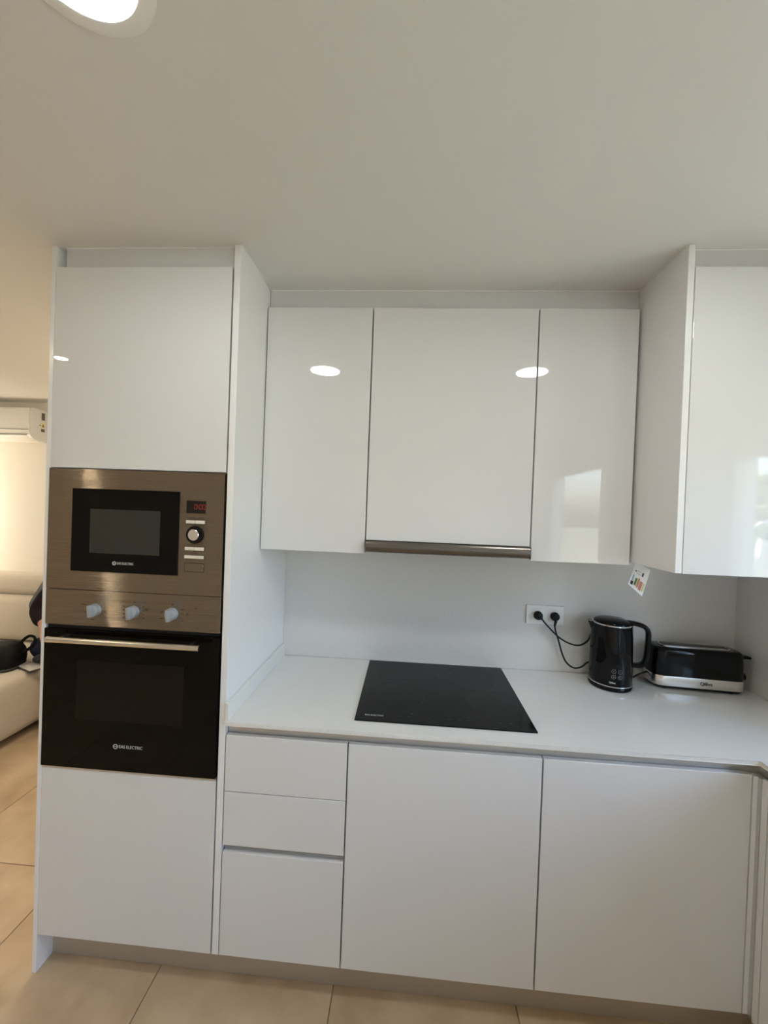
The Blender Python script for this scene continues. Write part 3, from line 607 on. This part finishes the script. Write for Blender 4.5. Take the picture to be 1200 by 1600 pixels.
box('louver_gap', -2.81, -2.06, 1.3385, 1.344, 2.114, 2.120, 'ac_line', ac)

# ------------------------------------------------------------------ sofa
so = thing('sofa', 'beige fabric corner sofa along the cream wall', 'sofa', (-1.3, 1.0, 0))
def cushion(name, x0, x1, y0, y1, z0, z1, bev, parent=so, lean=0.0, sub=5, puff=0.0):
    bm = bmesh.new(); boxin(bm, x0, x1, y0, y1, z0, z1, bev, 5)
    c = Vector(((x0 + x1) / 2, (y0 + y1) / 2, (z0 + z1) / 2))
    for v in bm.verts:
        if lean: v.co.y += (v.co.z - z0) * lean
    return finish(name, bm, 'sofa_fabric', parent, True)
cushion('chaise', -2.35, -1.27, -0.10, 1.40, 0.046, 0.425, 0.055)
cushion('seat', -1.269, -0.06, 0.72, 1.40, 0.046, 0.425, 0.055)
cushion('back_base', -2.35, -0.06, 1.30, 1.485, 0.05, 0.78, 0.05)
for a, b in ((-2.33, -1.66), (-1.65, -0.90), (-0.89, -0.08)):
    k = cushion('back_cushion', a, b, 1.12, 1.31, 0.427, 0.79, 0.07, lean=0.22)
    cushion('head_cushion', a + 0.005, b - 0.005, 1.205, 1.365, 0.775, 0.945, 0.06, lean=0.25)
for x, y in ((-2.28, 0.0), (-1.34, 0.0), (-2.28, 1.40), (-0.14, 0.80), (-0.14, 1.40)): lathe('foot', [(0, 0.0), (0.02, 0), (0.024, 0.05), (0, 0.05)], T(x, y, 0), 'black_matte', so, 14)

# ------------------------------------------------------------------ person on the sofa, cross-legged
def skin(name, verts, edges, material, parent=None, sub=2, root=0):
    me = bpy.data.meshes.new(name); me.from_pydata([v[0] for v in verts], edges, [])
    o = bpy.data.objects.new('tmp_skin', me); COL.objects.link(o)
    md_ = o.modifiers.new('s', 'SKIN'); md_.use_smooth_shade = True
    for i, v in enumerate(verts):
        sv = me.skin_vertices[0].data[i]; r = v[1]; sv.radius = r if isinstance(r, tuple) else (r, r); sv.use_root = (i == root)
    s = o.modifiers.new('u', 'SUBSURF'); s.levels = sub; s.render_levels = sub
    dg = bpy.context.evaluated_depsgraph_get(); m2 = bpy.data.meshes.new_from_object(o.evaluated_get(dg))
    bpy.data.objects.remove(o); m2.name = name; m2.materials.clear()
    return link(name, m2, material, parent, True)
PX, PY, PZ = -1.200, 1.00, 0.43
def arm(s):
    sh = (PX + s * 0.185, PY - 0.01, PZ + 0.605); el = (PX + s * 0.330, PY - 0.05, PZ + 0.350); wr = (PX + s * 0.135, PY - 0.190, PZ + 0.235)
    return sh, el, wr
V = [((PX, PY + 0.03, PZ + 0.12), (0.15, 0.115)), ((PX, PY + 0.02, PZ + 0.35), (0.13, 0.10)), ((PX, PY + 0.01, PZ + 0.55), (0.120, 0.075)), ((PX, PY - 0.02, PZ + 0.680), 0.046), ((PX, PY - 0.045, PZ + 0.728), 0.044),
     ((PX, PY - 0.06, PZ + 0.782), (0.058, 0.072)), ((PX, PY - 0.065, PZ + 0.855), (0.084, 0.102)), ((PX, PY - 0.055, PZ + 0.935), (0.068, 0.082))]
E_ = [(0, 1), (1, 2), (2, 3), (3, 4), (4, 5), (5, 6), (6, 7)]
for s in (-1, 1):
    sh, el, wr = arm(s); b = len(V)
    V += [((sh[0], sh[1] + 0.02, sh[2]), 0.040), (el, 0.040), (wr, 0.029)]; E_ += [(2, b), (b, b + 1), (b + 1, b + 2)]
    d = Vector((-s * 0.72, -0.55, -0.30)).normalized(); side = Vector((-s * 0.55, 0.72, 0)).normalized(); pm = Vector(wr) + d * 0.055
    V.append((tuple(pm), (0.040, 0.020))); E_.append((b + 2, b + 3)); pi = b + 3
    for q, ln in ((-0.030, 0.068), (-0.010, 0.080), (0.010, 0.076), (0.030, 0.060)):
        r0 = pm + side * q + d * 0.030; k = len(V)
        V += [(tuple(r0), 0.010), (tuple(r0 + d * ln * 0.5 + Vector((0, 0, -0.004))), 0.009), (tuple(r0 + d * ln + Vector((0, 0, -0.022))), 0.0075)]; E_ += [(pi, k), (k, k + 1), (k + 1, k + 2)]
    k = len(V); r0 = pm + side * 0.034 - d * 0.01
    V += [(tuple(r0), 0.011), (tuple(r0 + side * 0.022 + d * 0.032), 0.0095), (tuple(r0 + side * 0.026 + d * 0.056), 0.008)]; E_ += [(pi, k), (k, k + 1), (k + 1, k + 2)]
def leg(s, grow=0.0):
    return [((PX + s * 0.10, PY + 0.0, PZ + 0.105), 0.085 + grow), ((PX + s * 0.215, PY - 0.175, PZ + 0.090), 0.064 + grow), ((PX + s * 0.06, PY - 0.215 - 0.025 * s, PZ + 0.060), 0.046 + grow), ((PX - s * 0.06, PY - 0.200 - 0.025 * s, PZ + 0.050), 0.036 + grow)]
for s in (-1, 1):
    b = len(V); V += leg(s, -0.006); E_ += [(0, b), (b, b + 1), (b + 1, b + 2), (b + 2, b + 3)]
    V += [((PX - s * 0.095, PY - 0.205 - 0.025 * s, PZ + 0.045), 0.028), ((PX - s * 0.15, PY - 0.235 - 0.02 * s, PZ + 0.036), (0.034, 0.018))]; E_ += [(b + 3, b + 4), (b + 4, b + 5)]
pe = thing('person', 'person in a grey jacket sitting on the sofa, mostly hidden by the tall cabinet', 'person', (PX, PY, PZ))
skin('body', V, E_, 'skin_tone', pe)
hx, hy, hz = PX, PY - 0.065, PZ + 0.855
for s in (-1, 1):
    ey = lathe('eye', [(0, -0.007), (0.008, -0.005), (0.011, 0), (0.008, 0.005), (0, 0.007)], T(hx + s * 0.031, hy - 0.080, hz + 0.005), 'eye_white', pe, 14)
    lathe('iris', [(0, -0.005), (0.004, -0.004), (0.0055, 0), (0.004, 0.004), (0, 0.005)], T(hx + s * 0.031, hy - 0.0872, hz + 0.005), 'hair_dark', ey, 12)
    sweep('eyebrow', [(hx + s * 0.017, hy - 0.091, hz + 0.024), (hx + s * 0.034, hy - 0.086, hz + 0.028), (hx + s * 0.050, hy - 0.076, hz + 0.024)], 0.003, 0.003, 'hair_dark', pe, n=6)
    lathe('ear', [(0, -0.03), (0.012, -0.02), (0.016, 0.01), (0.010, 0.028), (0, 0.03)], T(hx + s * 0.082, hy + 0.01, hz - 0.01), 'skin_tone', pe, 12)
sweep('nose', [(hx, hy - 0.088, hz + 0.015), (hx, hy - 0.107, hz - 0.018), (hx, hy - 0.100, hz - 0.030)], [0.007, 0.012, 0.010], [0.007, 0.012, 0.010], 'skin_tone', pe)
sweep('mouth', [(hx - 0.022, hy - 0.080, hz - 0.055), (hx, hy - 0.089, hz - 0.057), (hx + 0.022, hy - 0.080, hz - 0.055)], [0.003, 0.006, 0.003], [0.003, 0.006, 0.003], 'lip', pe)
bm = bmesh.new(); bmesh.ops.create_uvsphere(bm, u_segments=24, v_segments=16, radius=1.0)
bmesh.ops.delete(bm, geom=[v for v in bm.verts if v.co.z < -0.35 or (v.co.y < -0.35 and v.co.z < 0.45)], context='VERTS')
place(bm, T(hx, hy + 0.012, hz + 0.012) @ Matrix.Diagonal((0.092, 0.112, 0.110, 1))); finish('hair', bm, 'hair_dark', pe, True)
sv_ = [((PX, PY + 0.03, PZ + 0.10), (0.165, 0.13)), ((PX, PY + 0.02, PZ + 0.35), (0.148, 0.118)), ((PX, PY - 0.01, PZ + 0.575), (0.165, 0.118)), ((PX, PY - 0.015, PZ + 0.640), (0.150, 0.112)), ((PX, PY - 0.026, PZ + 0.695), (0.070, 0.068))]; se_ = [(0, 1), (1, 2), (2, 3), (3, 4)]
for s in (-1, 1):
    sh, el, wr = (Vector(q) for q in arm(s)); b = len(sv_); of = Vector((-s * 0.042, -0.045, -0.022))
    sv_ += [(tuple(sh + Vector((-s * 0.03, 0, -0.02))), 0.060), (tuple(sh * 0.45 + el * 0.55 + of * 0.6), 0.056), (tuple(el + of), 0.058), (tuple(el * 0.5 + wr * 0.5 + Vector((0, -0.012, -0.012))), 0.050), (tuple(el * 0.2 + wr * 0.8), 0.043)]
    se_ += [(2, b), (b, b + 1), (b + 1, b + 2), (b + 2, b + 3), (b + 3, b + 4)]
skin('shirt', sv_, se_, 'shirt_black', pe)
jv = [((PX, PY + 0.055, PZ + 0.14), (0.165, 0.11)), ((PX, PY + 0.055, PZ + 0.37), (0.158, 0.11)), ((PX, PY + 0.025, PZ + 0.60), (0.172, 0.105)), ((PX, PY + 0.02, PZ + 0.668), (0.100, 0.070))]; je = [(0, 1), (1, 2), (2, 3)]
for s in (-1, 1):
    sh, el, wr = (Vector(q) for q in arm(s)); b = len(jv)
    jv += [(tuple(sh + Vector((0, 0.005, 0.005))), 0.078), (tuple(sh * 0.5 + el * 0.5), 0.068), (tuple(el), 0.064), (tuple(el * 0.80 + wr * 0.20), 0.050)]
    je += [(2, b), (b, b + 1), (b + 1, b + 2), (b + 2, b + 3)]
skin('jacket', jv, je, 'jacket_grey', pe)
tv = [((PX, PY + 0.03, PZ + 0.115), (0.165, 0.125))]; te = []
for s in (-1, 1): b = len(tv); tv += leg(s, 0.010); te += [(0, b), (b, b + 1), (b + 1, b + 2), (b + 2, b + 3)]
skin('trousers', tv, te, 'jeans_navy', pe)
for s in (-1, 1): skin('sock', [((PX - s * 0.065, PY - 0.200 - 0.025 * s, PZ + 0.050), 0.041), ((PX - s * 0.095, PY - 0.205 - 0.025 * s, PZ + 0.046), 0.038), ((PX - s * 0.155, PY - 0.238 - 0.02 * s, PZ + 0.038), (0.042, 0.027))], [(0, 1), (1, 2)], 'sock_dark', pe)

# ------------------------------------------------------------------ bag and laptop on the chaise
bg_ = thing('handbag', 'black handbag lying on the sofa chaise beside the laptop', 'bag', (-1.60, 0.68, 0.426))
def blob(L, Wd, z, cx, cy, a): return [Matrix.Rotation(a, 3, 'Z') @ v + Vector((cx, cy, 0)) for v in stad(L, Wd, z, 8, 0.7)]
finish('bag_bottom', loft_bm([blob(0.40, 0.19, 0.4265, -1.600, 0.66, 0.25), blob(0.42, 0.21, 0.438, -1.600, 0.66, 0.25), blob(0.42, 0.21, 0.448, -1.600, 0.66, 0.25)]), 'bag_base', bg_, True)
finish('bag_body', loft_bm([blob(0.415, 0.205, 0.4482, -1.600, 0.66, 0.25), blob(0.425, 0.215, 0.49, -1.602, 0.662, 0.25), blob(0.41, 0.20, 0.54, -1.606, 0.668, 0.25), blob(0.37, 0.15, 0.578, -1.610, 0.675, 0.25), blob(0.30, 0.08, 0.592, -1.61, 0.68, 0.25)]), 'bag_black', bg_, True)
sweep('handle', spline([(-1.455, 0.715, 0.525), (-1.435, 0.74, 0.585), (-1.395, 0.755, 0.625), (-1.352, 0.755, 0.618), (-1.345, 0.745, 0.575), (-1.385, 0.725, 0.535), (-1.44, 0.70, 0.505)], 6), 0.010, 0.005, 'bag_black', bg_, binormal=(0.3, -0.9, 0), n=8)
lp = thing('laptop', 'closed grey laptop with a dark edge lying on the sofa chaise', 'laptop', (-1.338, 0.705, 0.426))
LM = T(-1.338, 0.705, 0.4262) @ Matrix.Rotation(math.radians(-22), 4, 'Z')
bm = bmesh.new(); boxin(bm, -0.10, 0.10, -0.038, 0.038, 0, 0.012, 0.003); finish('bottom_shell', place(bm, LM), 'laptop_edge', lp, True)
bm = bmesh.new(); boxin(bm, -0.10, 0.10, -0.038, 0.038, 0.0122, 0.019, 0.002); finish('lid', place(bm, LM), 'laptop_shell', lp, True)
